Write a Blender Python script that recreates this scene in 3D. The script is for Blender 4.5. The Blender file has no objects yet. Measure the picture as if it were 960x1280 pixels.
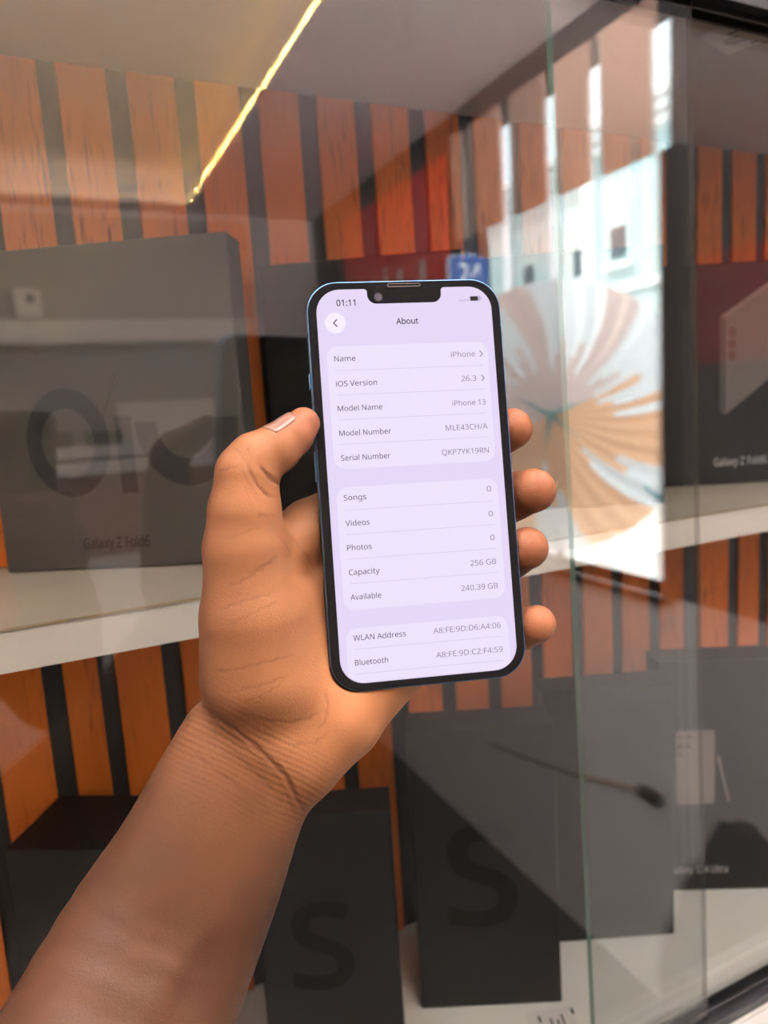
import bpy, bmesh, math, random
import numpy as np
from mathutils import Vector, Matrix
random.seed(7); rng = np.random.default_rng(7)
C = bpy.context.scene.collection
SC = bpy.context.scene

# ------------------------------------------------------------------ camera, world, sun, exposure
CAM_R = Matrix(((0.9033, 0.1169, -0.4127), (-0.4245, 0.1052, -0.8993), (-0.0617, 0.9876, 0.1446)))
_x = CAM_R.col[0].normalized(); _y = (CAM_R.col[1] - _x * CAM_R.col[1].dot(_x)).normalized(); _z = _x.cross(_y)
CAM_R = Matrix((_x, _y, _z)).transposed()
cam = bpy.data.cameras.new('camera'); cam_o = bpy.data.objects.new('camera', cam); C.objects.link(cam_o)
cam_o.matrix_world = CAM_R.to_4x4()
cam.sensor_fit = 'VERTICAL'; cam.sensor_height = 36.0; cam.lens = 36.0 * 900 / 1280
cam.clip_start = 0.01; cam.clip_end = 200
cam.dof.use_dof = True; cam.dof.focus_distance = 0.262; cam.dof.aperture_fstop = 9.5
SC.camera = cam_o
world = bpy.data.worlds.new('sky'); SC.world = world; world.use_nodes = True
bg = world.node_tree.nodes['Background']; bg.inputs[0].default_value = (0.86, 0.94, 1.0, 1); bg.inputs[1].default_value = 4.7
sun = bpy.data.lights.new('sun', 'SUN'); sun.energy = 10; sun.angle = 0.02; sun.color = (1, 0.95, 0.88)
sun_o = bpy.data.objects.new('sun', sun); C.objects.link(sun_o)
sun_o.rotation_euler = Vector((0.36, 0.42, -0.75)).to_track_quat('-Z', 'Y').to_euler()
SC.view_settings.view_transform = 'Standard'; SC.view_settings.look = 'None'
SC.view_settings.gamma = 1; SC.view_settings.use_curve_mapping = False; SC.view_settings.exposure = 1.1
SC.cycles.caustics_reflective = False; SC.cycles.caustics_refractive = False
SC.cycles.transparent_max_bounces = 24; SC.cycles.max_bounces = 10; SC.cycles.diffuse_bounces = 5
SC.cycles.sample_clamp_indirect = 4.0

DG = 0.330                      # the plane of the cabinet's glass
def my(ym): return 2 * DG - ym  # a distance seen in the glass -> the place in the room it comes from

# the daylight opening in the right wall guides the sky light
WX, WY0, WY1, WZ0, WZ1 = 1.30, my(2.10), my(1.230), -0.49, 0.515
pl = bpy.data.lights.new('window_portal', 'AREA'); pl.shape = 'RECTANGLE'; pl.size = .835 - WZ0; pl.size_y = WY1 - WY0
pl.cycles.is_portal = True
plo = bpy.data.objects.new('window_portal', pl); C.objects.link(plo)
plo.location = (WX + 0.10, (WY0 + WY1) / 2, (WZ0 + .835) / 2); plo.rotation_euler = (0, math.radians(90), 0)

# ------------------------------------------------------------------ helpers
def srgb(r, g, b):
    def c(v):
        v /= 255.0
        return v / 12.92 if v <= 0.04045 else ((v + 0.055) / 1.055) ** 2.4
    return (c(r), c(g), c(b), 1)

def mat(name, col, rough=0.5, metal=0.0, spec=0.5, emit=None, estr=0.0, noise=None, bump=None):
    m = bpy.data.materials.new(name); m.use_nodes = True
    nt = m.node_tree; b = nt.nodes['Principled BSDF']
    b.inputs['Base Color'].default_value = col; b.inputs['Roughness'].default_value = rough
    b.inputs['Metallic'].default_value = metal; b.inputs['Specular IOR Level'].default_value = spec
    if emit: b.inputs['Emission Color'].default_value = emit; b.inputs['Emission Strength'].default_value = estr
    if noise or bump:
        tc = nt.nodes.new('ShaderNodeTexCoord'); n = nt.nodes.new('ShaderNodeTexNoise')
        n.inputs['Scale'].default_value = (noise or bump)[0]; n.inputs['Detail'].default_value = 6
        nt.links.new(tc.outputs['Object'], n.inputs['Vector'])
        if noise:
            mx = nt.nodes.new('ShaderNodeMix'); mx.data_type = 'RGBA'
            mx.inputs[6].default_value = col; mx.inputs[7].default_value = noise[1]
            rp = nt.nodes.new('ShaderNodeMapRange'); rp.inputs[1].default_value = 0.35; rp.inputs[2].default_value = 0.7
            nt.links.new(n.outputs[0], rp.inputs[0]); nt.links.new(rp.outputs[0], mx.inputs[0])
            nt.links.new(mx.outputs[2], b.inputs['Base Color'])
        if bump:
            bp = nt.nodes.new('ShaderNodeBump'); bp.inputs['Strength'].default_value = bump[1]; bp.inputs['Distance'].default_value = 0.001
            nt.links.new(n.outputs[0], bp.inputs['Height']); nt.links.new(bp.outputs[0], b.inputs['Normal'])
    return m

def wood_mat(name, light, dark, streak, rough=0.45):
    m = bpy.data.materials.new(name); m.use_nodes = True
    nt = m.node_tree; b = nt.nodes['Principled BSDF']; L = nt.links.new
    b.inputs['Roughness'].default_value = rough; b.inputs['Specular IOR Level'].default_value = 0.3
    tc = nt.nodes.new('ShaderNodeTexCoord')
    def noise(scale, vec, det=5, dist=0.0):
        mp = nt.nodes.new('ShaderNodeMapping'); mp.inputs['Scale'].default_value = vec
        n = nt.nodes.new('ShaderNodeTexNoise'); n.inputs['Scale'].default_value = scale
        n.inputs['Detail'].default_value = det; n.inputs['Distortion'].default_value = dist
        L(tc.outputs['Object'], mp.inputs[0]); L(mp.outputs[0], n.inputs['Vector']); return n.outputs[0]
    broad = noise(18, (1, 1, 0.25), 4, 0.4); fine = noise(480, (1, 1, 0.075), 4, 0.5); big = noise(9, (1, 1, 0.7), 2)
    mx = nt.nodes.new('ShaderNodeMix'); mx.data_type = 'RGBA'; mx.inputs[6].default_value = light; mx.inputs[7].default_value = dark
    r1 = nt.nodes.new('ShaderNodeMapRange'); r1.inputs[1].default_value = 0.3; r1.inputs[2].default_value = 0.7
    L(broad, r1.inputs[0]); L(r1.outputs[0], mx.inputs[0])
    r2 = nt.nodes.new('ShaderNodeMapRange'); r2.inputs[1].default_value = 0.55; r2.inputs[2].default_value = 0.70
    L(fine, r2.inputs[0])
    r3 = nt.nodes.new('ShaderNodeMapRange'); r3.inputs[1].default_value = 0.38; r3.inputs[2].default_value = 0.62
    L(big, r3.inputs[0])
    ml = nt.nodes.new('ShaderNodeMath'); ml.operation = 'MULTIPLY'; L(r2.outputs[0], ml.inputs[0]); L(r3.outputs[0], ml.inputs[1])
    mz = nt.nodes.new('ShaderNodeMix'); mz.data_type = 'RGBA'; L(ml.outputs[0], mz.inputs[0]); L(mx.outputs[2], mz.inputs[6])
    mz.inputs[7].default_value = streak
    L(mz.outputs[2], b.inputs['Base Color'])
    return m

def glass_mat(name, ior, tint):
    m = bpy.data.materials.new(name); m.use_nodes = True
    nt = m.node_tree; nt.nodes.clear(); L = nt.links.new
    out = nt.nodes.new('ShaderNodeOutputMaterial'); mix = nt.nodes.new('ShaderNodeMixShader')
    tr = nt.nodes.new('ShaderNodeBsdfTransparent'); tr.inputs[0].default_value = tint
    gl = nt.nodes.new('ShaderNodeBsdfGlossy'); gl.inputs['Roughness'].default_value = 0.0
    fr = nt.nodes.new('ShaderNodeFresnel'); ge = nt.nodes.new('ShaderNodeNewGeometry')
    mr = nt.nodes.new('ShaderNodeMapRange'); mr.inputs[3].default_value = ior; mr.inputs[4].default_value = 1.0 / ior
    L(ge.outputs['Backfacing'], mr.inputs[0]); L(mr.outputs[0], fr.inputs[0])
    L(fr.outputs[0], mix.inputs[0]); L(tr.outputs[0], mix.inputs[1]); L(gl.outputs[0], mix.inputs[2]); L(mix.outputs[0], out.inputs[0])
    return m

def link(name, me, m=None, parent=None):
    o = bpy.data.objects.new(name, me); C.objects.link(o)
    if m is not None:
        for k in (m if isinstance(m, (list, tuple)) else [m]): me.materials.append(k)
    if parent: o.parent = parent
    return o

def obj(name, bm, m=None, parent=None, smooth=False):
    bmesh.ops.recalc_face_normals(bm, faces=bm.faces[:])
    me = bpy.data.meshes.new(name); bm.to_mesh(me); bm.free()
    if smooth:
        for p in me.polygons: p.use_smooth = True
    return link(name, me, m, parent)

def tag(o, label, cat, group=None, kind=None):
    if kind: o['kind'] = kind
    if label: o['label'] = label
    if cat: o['category'] = cat
    if group: o['group'] = group
    return o

def empty(name, loc=(0, 0, 0), rz=0.0, label=None, cat=None, group=None, kind=None):
    o = bpy.data.objects.new(name, None); C.objects.link(o); o.empty_display_size = 0.02
    o.location = loc; o.rotation_euler = (0, 0, rz)
    return tag(o, label, cat, group, kind)

def BX(x0, x1, y0, y1, z0, z1, bev=0.0, bm=None, mi=0, seg=2):
    own = bm if bm is not None else bmesh.new()
    t = bmesh.new(); bmesh.ops.create_cube(t, size=1)
    for v in t.verts: v.co = Vector(((x0 + x1) / 2 + v.co.x * (x1 - x0), (y0 + y1) / 2 + v.co.y * (y1 - y0), (z0 + z1) / 2 + v.co.z * (z1 - z0)))
    if bev: bmesh.ops.bevel(t, geom=t.edges[:], offset=bev, segments=seg, affect='EDGES', profile=0.5)
    for f in t.faces: f.material_index = mi
    me = bpy.data.meshes.new('t'); t.to_mesh(me); t.free(); own.from_mesh(me); bpy.data.meshes.remove(me)
    return own

def struct(name, bm, m, parent=None):
    o = obj(name, bm, m, parent)
    if parent is None: o['kind'] = 'structure'
    return o

def rrect(w, h, r, n=10, cx=0, cy=0):
    pts = []
    for k, (sx, sy) in enumerate(((1, 1), (-1, 1), (-1, -1), (1, -1))):
        for i in range(n + 1):
            a = math.pi / 2 * (k + i / n)
            pts.append((cx + sx * (w / 2 - r) + r * math.cos(a), cy + sy * (h / 2 - r) + r * math.sin(a)))
    return pts

def PRISM(pts, z0, z1, bm=None, mi=0, bev=0.0):
    t = bmesh.new()
    vs = [t.verts.new((x, y, z0)) for x, y in pts]; f = t.faces.new(vs)
    if z1 != z0:
        r = bmesh.ops.extrude_face_region(t, geom=[f])
        for v in r['geom']:
            if isinstance(v, bmesh.types.BMVert): v.co.z = z1
    bmesh.ops.recalc_face_normals(t, faces=t.faces[:])
    if z1 == z0:
        for f in t.faces:
            if f.normal.z < 0: f.normal_flip()
    if bev:
        ed = [e for e in t.edges if abs(e.verts[0].co.z - e.verts[1].co.z) < 1e-9]
        bmesh.ops.bevel(t, geom=ed, offset=bev, segments=3, affect='EDGES', profile=0.5)
    for f in t.faces: f.material_index = mi
    own = bm if bm is not None else bmesh.new()
    me = bpy.data.meshes.new('t'); t.to_mesh(me); t.free(); own.from_mesh(me); bpy.data.meshes.remove(me)
    return own

def CYL(p0, p1, r0, r1=None, n=20, bm=None, mi=0):
    r1 = r0 if r1 is None else r1
    p0, p1 = Vector(p0), Vector(p1); d = (p1 - p0)
    t = bmesh.new(); bmesh.ops.create_cone(t, cap_ends=True, segments=n, radius1=r0, radius2=r1, depth=d.length)
    M = Matrix.Translation((p0 + p1) / 2) @ d.to_track_quat('Z', 'Y').to_matrix().to_4x4()
    bmesh.ops.transform(t, matrix=M, verts=t.verts[:])
    for f in t.faces: f.material_index = mi
    own = bm if bm is not None else bmesh.new()
    me = bpy.data.meshes.new('t'); t.to_mesh(me); t.free(); own.from_mesh(me); bpy.data.meshes.remove(me)
    return own

def TUBE(pts, r, n=8, bm=None):
    own = bm if bm is not None else bmesh.new()
    rings = []
    for i, p in enumerate(pts):
        p = Vector(p); a = Vector(pts[max(i - 1, 0)]); b = Vector(pts[min(i + 1, len(pts) - 1)])
        q = (b - a).to_track_quat('Z', 'Y')
        rings.append([own.verts.new(p + q @ Vector((r * math.cos(2 * math.pi * k / n), r * math.sin(2 * math.pi * k / n), 0))) for k in range(n)])
    for A, B in zip(rings, rings[1:]):
        for k in range(n): own.faces.new((A[k], A[(k + 1) % n], B[(k + 1) % n], B[k]))
    own.faces.new(rings[0]); own.faces.new(rings[-1])
    return own

FONT = None
try:
    import os
    _fp = os.path.join(bpy.utils.system_resource('DATAFILES'), 'fonts', 'NotoSansHebrew-Regular.woff2')
    if os.path.exists(_fp): FONT = bpy.data.fonts.load(_fp)
except Exception: FONT = None
CAPH = [None]
def TEXT(s, x0, x1, y0, y1, z, bm, mi, bold=0.0):
    """lettering fitted between x0 and x1, standing on y0 with capitals up to y1, added flat to bm"""
    if CAPH[0] is None:
        CAPH[0] = 1.0; tb = bmesh.new(); TEXT('H', 0, 1, 0, 1, 0, tb, 0)
        CAPH[0] = max(v.co.y for v in tb.verts); tb.free()
    cu = bpy.data.curves.new('t', 'FONT'); cu.body = s; cu.size = 1; cu.resolution_u = 4
    cu.offset = bold
    if FONT: cu.font = FONT
    o = bpy.data.objects.new('t', cu); C.objects.link(o)
    bpy.context.view_layer.update()
    me = bpy.data.meshes.new_from_object(o.evaluated_get(bpy.context.evaluated_depsgraph_get()))
    bpy.data.objects.remove(o); bpy.data.curves.remove(cu)
    co = np.zeros(len(me.vertices) * 3); me.vertices.foreach_get('co', co); co = co.reshape(-1, 3)
    a, b = co.min(0), co.max(0)
    sx = (x1 - x0) / (b[0] - a[0]); sy = (y1 - y0) / CAPH[0]
    co[:, 0] = x0 + (co[:, 0] - a[0]) * sx; co[:, 1] = y0 + co[:, 1] * sy; co[:, 2] = z
    me.vertices.foreach_set('co', co.ravel())
    t = bmesh.new(); t.from_mesh(me); bpy.data.meshes.remove(me)
    for f in t.faces:
        if f.normal.z < 0: f.normal_flip()
        f.material_index = mi
    me = bpy.data.meshes.new('t'); t.to_mesh(me); t.free(); bm.from_mesh(me); bpy.data.meshes.remove(me)

def raw_obj(name, bm, m, parent=None):          # keeps the face directions as they are
    me = bpy.data.meshes.new(name); bm.to_mesh(me); bm.free()
    return link(name, me, m, parent)

# ------------------------------------------------------------------ materials
M_wood = wood_mat('slat_wood', (0.64, 0.165, 0.022, 1), (0.50, 0.118, 0.014, 1), (0.12, 0.036, 0.010, 1))
M_black = mat('black_panel', (0.018, 0.017, 0.019, 1), 0.6)
M_white = mat('white_laminate', (0.74, 0.70, 0.65, 1), 0.35, noise=(14, (0.69, 0.65, 0.60, 1)))
M_floor = mat('cabinet_floor_laminate', (0.80, 0.80, 0.76, 1), 0.4, noise=(20, (0.76, 0.76, 0.71, 1)))
M_tape = mat('edge_tape', (0.33, 0.26, 0.17, 1), 0.5)
M_alu = mat('black_aluminium', (0.03, 0.03, 0.034, 1), 0.35, 0.6)
M_glass = glass_mat('clear_glass', 1.64, (0.985, 0.995, 0.99, 1))
M_gedge = mat('green_glass_edge', (0.17, 0.34, 0.27, 1), 0.15, spec=0.8)
for _m, _a in ((M_gedge, .95),): _m.node_tree.nodes['Principled BSDF'].inputs['Alpha'].default_value = _a
M_gedge2 = mat('chipped_glass_edge', (0.20, 0.18, 0.13, 1), 0.2, spec=0.8, noise=(160, (0.05, 0.05, 0.04, 1)))
M_gedge2.node_tree.nodes['Principled BSDF'].inputs['Alpha'].default_value = .4
M_wall = mat('painted_wall', (0.66, 0.62, 0.60, 1), 0.7)
M_ceil = mat('ceiling_paint', (0.86, 0.80, 0.79, 1), 0.8)
M_dark = mat('dark_grey_wall', (0.035, 0.035, 0.038, 1), 0.5)
M_tile = mat('dark_floor_tiles', (0.014, 0.014, 0.014, 1), 0.6)
M_dado = mat('grey_dado_paint', (0.84, 0.88, 0.95, 1), 0.5)
M_fin = mat('brown_fin_board', (0.62, 0.42, 0.33, 1), 0.3, spec=.7)
M_finedge = mat('lit_look_fin_edge', (0.8, 0.78, 0.74, 1), 0.5)  # pale colour stands for daylight on the side of each board
M_red = mat('red_sign_face', (0.72, 0.03, 0.035, 1), 0.4)
M_sign = mat('blue_added_glow_sign_face', (0.03, 0.10, 0.33, 1), 0.4, emit=(.03, .10, .36, 1), estr=1.6)  # glow added to brighten the badge
M_signw = mat('white_added_glow_sign_print', (.85, .86, .88, 1), .5, emit=(.9, .95, 1, 1), estr=1.6)  # same added glow for the numerals and rim
M_wht = mat('white_sign_print', (0.85, 0.86, 0.88, 1), 0.5)
M_box = mat('black_card_box', (0.008, 0.008, 0.009, 1), 0.55, spec=0.25)
M_boxg = mat('grey_card_box', (0.055, 0.052, 0.048, 1), 0.5, spec=0.3)
M_print = mat('gloss_black_print', (0.003, 0.003, 0.0035, 1), 0.55, spec=0.15)
M_gprint = mat('dark_grey_print', (0.028, 0.027, 0.027, 1), 0.5, spec=.2)
M_txt = mat('silver_lettering', (0.55, 0.54, 0.54, 1), 0.4)
M_pic = mat('printed_phone_picture', (0.19, 0.165, 0.155, 1), 0.5)
M_pic2 = mat('printed_dim_phone_picture', (0.10, 0.088, 0.084, 1), 0.5)
M_red2 = mat('deep_red_panel', (0.16, 0.010, 0.014, 1), 0.5)
M_picd = mat('printed_phone_lens', (0.06, 0.03, 0.03, 1), 0.4)
M_paper = mat('paper', (0.74, 0.72, 0.70, 1), 0.8)
M_ink = mat('ink', (0.05, 0.05, 0.06, 1), 0.7)
M_led = mat('warm_led_strip', (1, 0.8, 0.4, 1), 0.5, emit=(1.0, 0.66, 0.16, 1), estr=900)

# ------------------------------------------------------------------ the room (what the glass mirrors)
RX0, RX1, RYF, RYB = -1.70, WX, DG + 0.02, my(3.45)
ZF, ZC = -1.60, 0.915
CX0, CX1 = -0.60, 1.26                              # the display cabinet's ends
struct('floor', BX(RX0 - .1, RX1 + .1, RYB - .1, 0.75, ZF - .1, ZF), M_tile)
# ceiling: a soffit around a recessed tray
TX0, TX1, TY0, TY1, TZ = -1.35, 0.700, my(3.34), -0.02, 1.05
LIP = 0.022
cb = bmesh.new()
BX(RX0 - .1, TX0, RYB - .1, 0.75, ZC, ZC + .18, bm=cb); BX(TX1, RX1 + .1, RYB - .1, 0.75, ZC, ZC + .18, bm=cb)
BX(TX0, TX1, RYB - .1, TY0, ZC, ZC + .18, bm=cb); BX(TX0, TX1, TY1, 0.75, ZC, ZC + .18, bm=cb)
BX(TX0, TX1, TY0, TY1, TZ, ZC + .18, bm=cb)
BX(TX1 - LIP, TX1, TY0, TY1, ZC, ZC + .010, bm=cb); BX(TX0, TX0 + LIP, TY0, TY1, ZC, ZC + .010, bm=cb); BX(TX0 + LIP, TX1 - LIP, TY0, TY0 + LIP, ZC, ZC + .010, bm=cb)
BX(TX0 + LIP, TX1 - LIP, TY0 + LIP - .004, TY0 + LIP, ZC + .01, ZC + .019, bm=cb)
struct('ceiling', cb, M_ceil)
lb = bmesh.new()
BX(TX1 - .019, TX1 - .013, TY0 + .03, TY1 - .01, ZC + .0105, ZC + .0145, bm=lb)
tag(obj('led_strip', lb, M_led), 'warm yellow LED strip glowing along the side of the ceiling tray', 'light')
tag(obj('led_strip', BX(TX0 + .03, TX1 - .02, TY0 + .002, TY0 + .0075, ZC + .0105, ZC + .0145), mat('dim_led_strip', (1, .9, .7, 1), .5, emit=(1, .80, .50, 1), estr=110)), 'dim pale LED strip along the far end of the ceiling tray', 'light')
struct('wall_left', BX(RX0 - .1, RX0, RYB - .1, 0.75, ZF, ZC), M_wall)
struct('wall_rear', BX(RX0, RX1, RYB - .1, RYB, ZF, ZC), M_wall)
wb = bmesh.new()                                    # wall beside the cabinet: left pier, bulkhead above, right pier
BX(RX0, CX0, RYF, 0.75, ZF, ZC, bm=wb); BX(CX0, CX1, RYF, 0.75, 0.262, ZC, bm=wb); BX(CX1, RX1 + .1, RYF, 0.75, ZF, ZC, bm=wb)
struct('wall_front', wb, M_wall)
wr = bmesh.new()
BX(WX, WX + .1, WY1, RYF, WZ0, ZC, bm=wr, mi=1)             # dark pier next to the cabinet
BX(WX, WX + .1, RYB - .1, WY0, WZ0, ZC, bm=wr, mi=1)        # dark pier beyond the opening
BX(WX, WX + .1, WY0, WY1, .835, ZC, bm=wr, mi=1)            # lintel
BX(WX, WX + .1, RYB - .1, RYF, ZF, WZ0, bm=wr, mi=0)        # dado
struct('wall_right', wr, [M_dado, M_dark])
fr = bmesh.new()
BX(WX - .012, WX + .1, WY1 - .02, WY1 + .03, WZ0, WZ1, 0.003, fr); BX(WX - .012, WX + .1, WY0 - .03, WY0 + .01, WZ0, WZ1, 0.003, fr)
BX(WX - .02, WX + .1, WY0, WY1, WZ0 - .02, WZ0, 0.003, fr)
struct('window_1', fr, M_alu)
for i, (a, b) in enumerate([(1.258, 1.415), (1.458, 1.585), (1.640, 1.780), (1.845, 2.0), (2.045, 2.098)]):   # boards over the opening
    e = empty('fin_board', (WX - .03, (my(a) + my(b)) / 2, WZ1), 0,
              'upright brown board with a lit-looking edge above the street opening, mirrored in the glass', 'board', 'boards above the street opening')
    h = (b - a) / 2
    obj('board_face', BX(.010, .022, -h, h, 0, .3195, .002), M_fin, e)
    obj('board_edge', BX(.008, .024, -h - .006, -h - .0005, .004, .3195, .002), M_finedge, e)

def redsign(name, y0, y1, z0, z1, label, letters=None, m=None):
    e = empty(name, (WX - .001, (y0 + y1) / 2, z0), 0, label, 'sign')
    w = y1 - y0; bm = bmesh.new(); BX(-.02, 0, -w / 2, w / 2, 0, z1 - z0, .003, bm)
    obj('sign_panel', bm, m or M_red, e)
    if letters:
        t = bmesh.new(); TEXT(letters, -w * .34, w * .34, .03, .13, 0, t, 0)
        for v in t.verts: v.co = Vector((-.0215, v.co.x, v.co.y))
        raw_obj('sign_lettering', t, M_wht, e)
redsign('red_wall_sign', my(3.05), my(2.17), .40, .80, 'large red shop sign with pale letters behind the blue 24 badge', 'cju')
redsign('red_poster', my(1.13), my(.90), .045, .27, 'small plain red panel on the dark pier, mirrored in the right glass door', m=M_red2)
# blue badge with 24
e = empty('number_badge', (1.25, my(1.985), .447), 0, 'blue arched badge reading 24 hanging in the street opening', 'sign')
def badge_outline(w, h, up):
    return [(-w, -h), (w, -h), (w, -.012)] + [(w * math.cos(a), -.012 + up * math.sin(a)) for a in [math.pi * k / 12 for k in range(1, 12)]] + [(-w, -.012)]
t = PRISM(badge_outline(.068, .14, .012), -.004, .004); PRISM(badge_outline(.072, .144, .0165), -.008, -.0045, t, 1)
TEXT('24', -.042, .044, -.092, -.026, .0046, t, 1, bold=.012)
for v in t.verts: v.co = Vector((v.co.x, v.co.z, v.co.y))
bmesh.ops.reverse_faces(t, faces=t.faces[:])
raw_obj('badge', t, [M_sign, M_signw], e)
for s_ in (-.04, .04): obj('hanger', CYL((s_, 0, WZ1 - .447), (s_, 0, -.002), .002), M_alu, e)
# cable with a plug on the dado
t = TUBE([(WX - .006, my(y), z) for y, z in ((2.05, -1.20), (1.9, -1.175), (1.6, -1.11), (1.33, -1.03))], .005)
ce = empty('power_cable', (WX, my(1.3), -1.02), 0, 'thin brown cable with a black plug on the grey lower wall', 'cable')
o = obj('cord', t, M_tape, ce, True); o.location = -ce.location
o = obj('plug', BX(WX - .03, WX - .002, my(1.32), my(1.255), -1.035, -1.005, .006), M_black, ce); o.location = -ce.location
# soft black bag on the floor by the dado
e = empty('black_bag', (1.14, my(.88), ZF), 0, 'lumpy black bag standing against the grey lower wall, mirrored in the right glass door', 'bag')
bb = bmesh.new(); bmesh.ops.create_icosphere(bb, subdivisions=4, radius=1)
for v in bb.verts:
    c = v.co.copy(); r_ = 1 + .10 * math.sin(4.1 * c.x + 2.0 * c.z) * math.cos(3.3 * c.y) + .06 * math.sin(9 * c.y + 5 * c.z) * math.cos(7 * c.x)
    c *= r_; c.z = max(c.z, -.92); v.co = Vector((c.x * .13, c.y * .17, .92 * .375 + c.z * .375))
obj('bag_body', bb, mat('black_bag_cloth', (.008, .008, .010, 1), .85, bump=(60, .6)), e, True)
obj('bag_handle', TUBE([(0, -.07 + .14 * k / 10, .68 + .07 * math.sin(math.pi * k / 10)) for k in range(11)], .012), M_black, e, True)
# opposite display cabinet along the rear wall
oc = empty('shop_cabinet', (0, RYB + .25, ZF), 0, 'white wall cabinet with fluted brown front behind the photographer, mirrored in the glass', 'cabinet')
def OC(name, x0, x1, y0, y1, z0, z1, m, bev=.004): 
    o = obj(name, BX(x0, x1, y0, y1, z0, z1, bev), m, oc); o.location = (0, -(RYB + .25), -ZF); return o
yb = RYB + .005
M_grey = mat('grey_cabinet_back', (0.30, 0.29, 0.29, 1), 0.6)
M_whit2 = mat('white_cabinet_paint', (0.74, 0.73, 0.74, 1), 0.5)
OC('back_panel', RX0 + .02, .95, yb, yb + .02, -.20, .42, M_grey)
OC('shelf', RX0 + .02, .95, yb, yb + .24, .33, .42, M_whit2)
OC('upper_panel', RX0 + .02, .95, yb, yb + .03, .42, .88, M_grey)
OC('shelf', RX0 + .02, .95, yb, yb + .24, -.135, -.085, M_whit2); OC('shelf_rail', RX0 + .02, .95, yb, yb + .26, -.205, -.150, M_whit2)
fl = bmesh.new()
for k in range(60): CYL((RX0 + .05 + k * .042, yb + .20, -.555), (RX0 + .05 + k * .042, yb + .20, -.21), .018, n=10, bm=fl)
BX(RX0 + .02, .95, yb, yb + .20, -.555, -.207, bm=fl)
M_flute = mat('fluted_brown_panel', (0.24, 0.10, 0.065, 1), 0.5)
o = obj('fluted_front', fl, M_flute, oc, False); o.location = (0, -(RYB + .25), -ZF)
OC('base', RX0 + .02, .95, yb, yb + .30, ZF, -.557, M_whit2)
for i, (x, w, h, m, lb_) in enumerate([(.57, .55, .155, M_paper, 'cream carton on the far white shelf, mirrored in the glass'),
                                      (.02, .16, .05, M_black, 'low black tray at the end of the far shelf'), (.22, .14, .045, M_black, 'low black tray beside the cream carton')]):
    e = empty('carton' if i == 0 else 'display_tray', (x, yb + .13 + .03 * i, -.0845), 0, lb_, 'box' if i == 0 else 'tray')
    obj('box_body', BX(-w / 2, w / 2, -.06, .06, 0, h, .004), m, e); obj('box_lid', BX(-w / 2 - .003, w / 2 + .003, -.063, .063, h + .0005, h + .012, .003), m, e)
e = empty('security_camera', (.0, yb + .031, .50), 0, 'small white security camera on the far wall', 'camera')
obj('housing', BX(-.05, .05, 0, .09, -.05, .06, .012), M_whit2, e); obj('lens', CYL((.01, .091, .02), (.01, .10, .02), .018, .016), M_black, e)
# ceiling lamps added out of view for general fill light
M_lamp = mat('lamp_diffuser', (1, 1, 1, 1), 0.5, emit=(1, 0.93, 0.86, 1), estr=1.0)
ADDED_LAMPS = [(-.45, -.35, 0.8, 'added square ceiling lamp panel over the photographer'), (.20, -.35, 0.8, 'added square ceiling lamp panel nearest the street opening')]
for x, y, p, lab in ADDED_LAMPS:
    e = empty('added_ceiling_lamp', (x, y, TZ), 0, lab, 'lamp')
    fb = bmesh.new()
    for a in (BX(-.22, .22, -.22, -.20, -.03, -.001, bm=fb), BX(-.22, .22, .20, .22, -.03, -.001, bm=fb), BX(-.22, -.20, -.20, .20, -.03, -.001, bm=fb), BX(.20, .22, -.20, .20, -.03, -.001, bm=fb)): pass
    obj('lamp_frame', fb, M_whit2, e); obj('lamp_diffuser', BX(-.2, .2, -.2, .2, -.012, -.006), M_lamp, e)
    l = bpy.data.lights.new('added_lamp_light', 'AREA'); l.size = .38; l.energy = p; l.color = (1, 0.97, 0.94)
    lo = bpy.data.objects.new('added_lamp_light', l); C.objects.link(lo); lo.parent = e; lo.location = (0, 0, -.014)

# unseen lamp added above the cabinet to brighten the ceiling and fill the room
e = empty('added_washer_lamp', (.35, RYF, .50), 0, 'added black trough lamp above the display cabinet, out of view, brightening the ceiling', 'lamp')
wt = bmesh.new(); BX(-.85, .85, -.085, -.001, -.03, -.015, .002, wt); BX(-.85, .85, -.012, -.001, -.015, .055, .002, wt); BX(-.85, .85, -.085, -.079, -.015, .008, .002, wt)
obj('trough', wt, M_alu, e)
l = bpy.data.lights.new('added_washer_light', 'AREA'); l.shape = 'RECTANGLE'; l.size = 1.66; l.size_y = .05; l.energy = 250; l.color = (1, .92, .91)
lo_ = bpy.data.objects.new('added_washer_light', l); C.objects.link(lo_); lo_.parent = e; lo_.location = (0, -.045, -.008); lo_.rotation_euler = (math.radians(-(180 - 72)), 0, 0)

# ------------------------------------------------------------------ the street outside
M_road = mat('street_paving', (0.50, 0.47, 0.44, 1), 0.8, noise=(3, (0.42, 0.40, 0.37, 1)))
struct('ground', BX(RX1 + .1, 40, -45, 25, ZF - .2, ZF - .05), M_road)
M_fac = mat('pale_teal_render', (0.42, 0.58, 0.58, 1), 0.7, noise=(0.7, (0.55, 0.54, 0.50, 1)))
M_cor = mat('white_cornice', (0.85, 0.85, 0.84, 1), 0.6)
M_win = mat('dark_window_pane', (0.08, 0.10, 0.11, 1), 0.2)
BXX = 9.0
e = empty('street_building', (BXX, -9.5, ZF), 0, 'pale teal building with a stepped white cornice across the street, mirrored in the glass', 'building')
def SB(name, x0, x1, y0, y1, z0, z1, m, bev=.01):
    o = obj(name, BX(x0, x1, y0, y1, z0, z1, bev), m, e); o.location = (-BXX, 9.5, -ZF); return o
SB('facade', BXX, BXX + 6, -24, -4, ZF, 4.1, M_fac); SB('side_wing', BXX - .5, BXX + 6, -9.2, -4, ZF, 4.05, M_fac)
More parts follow.
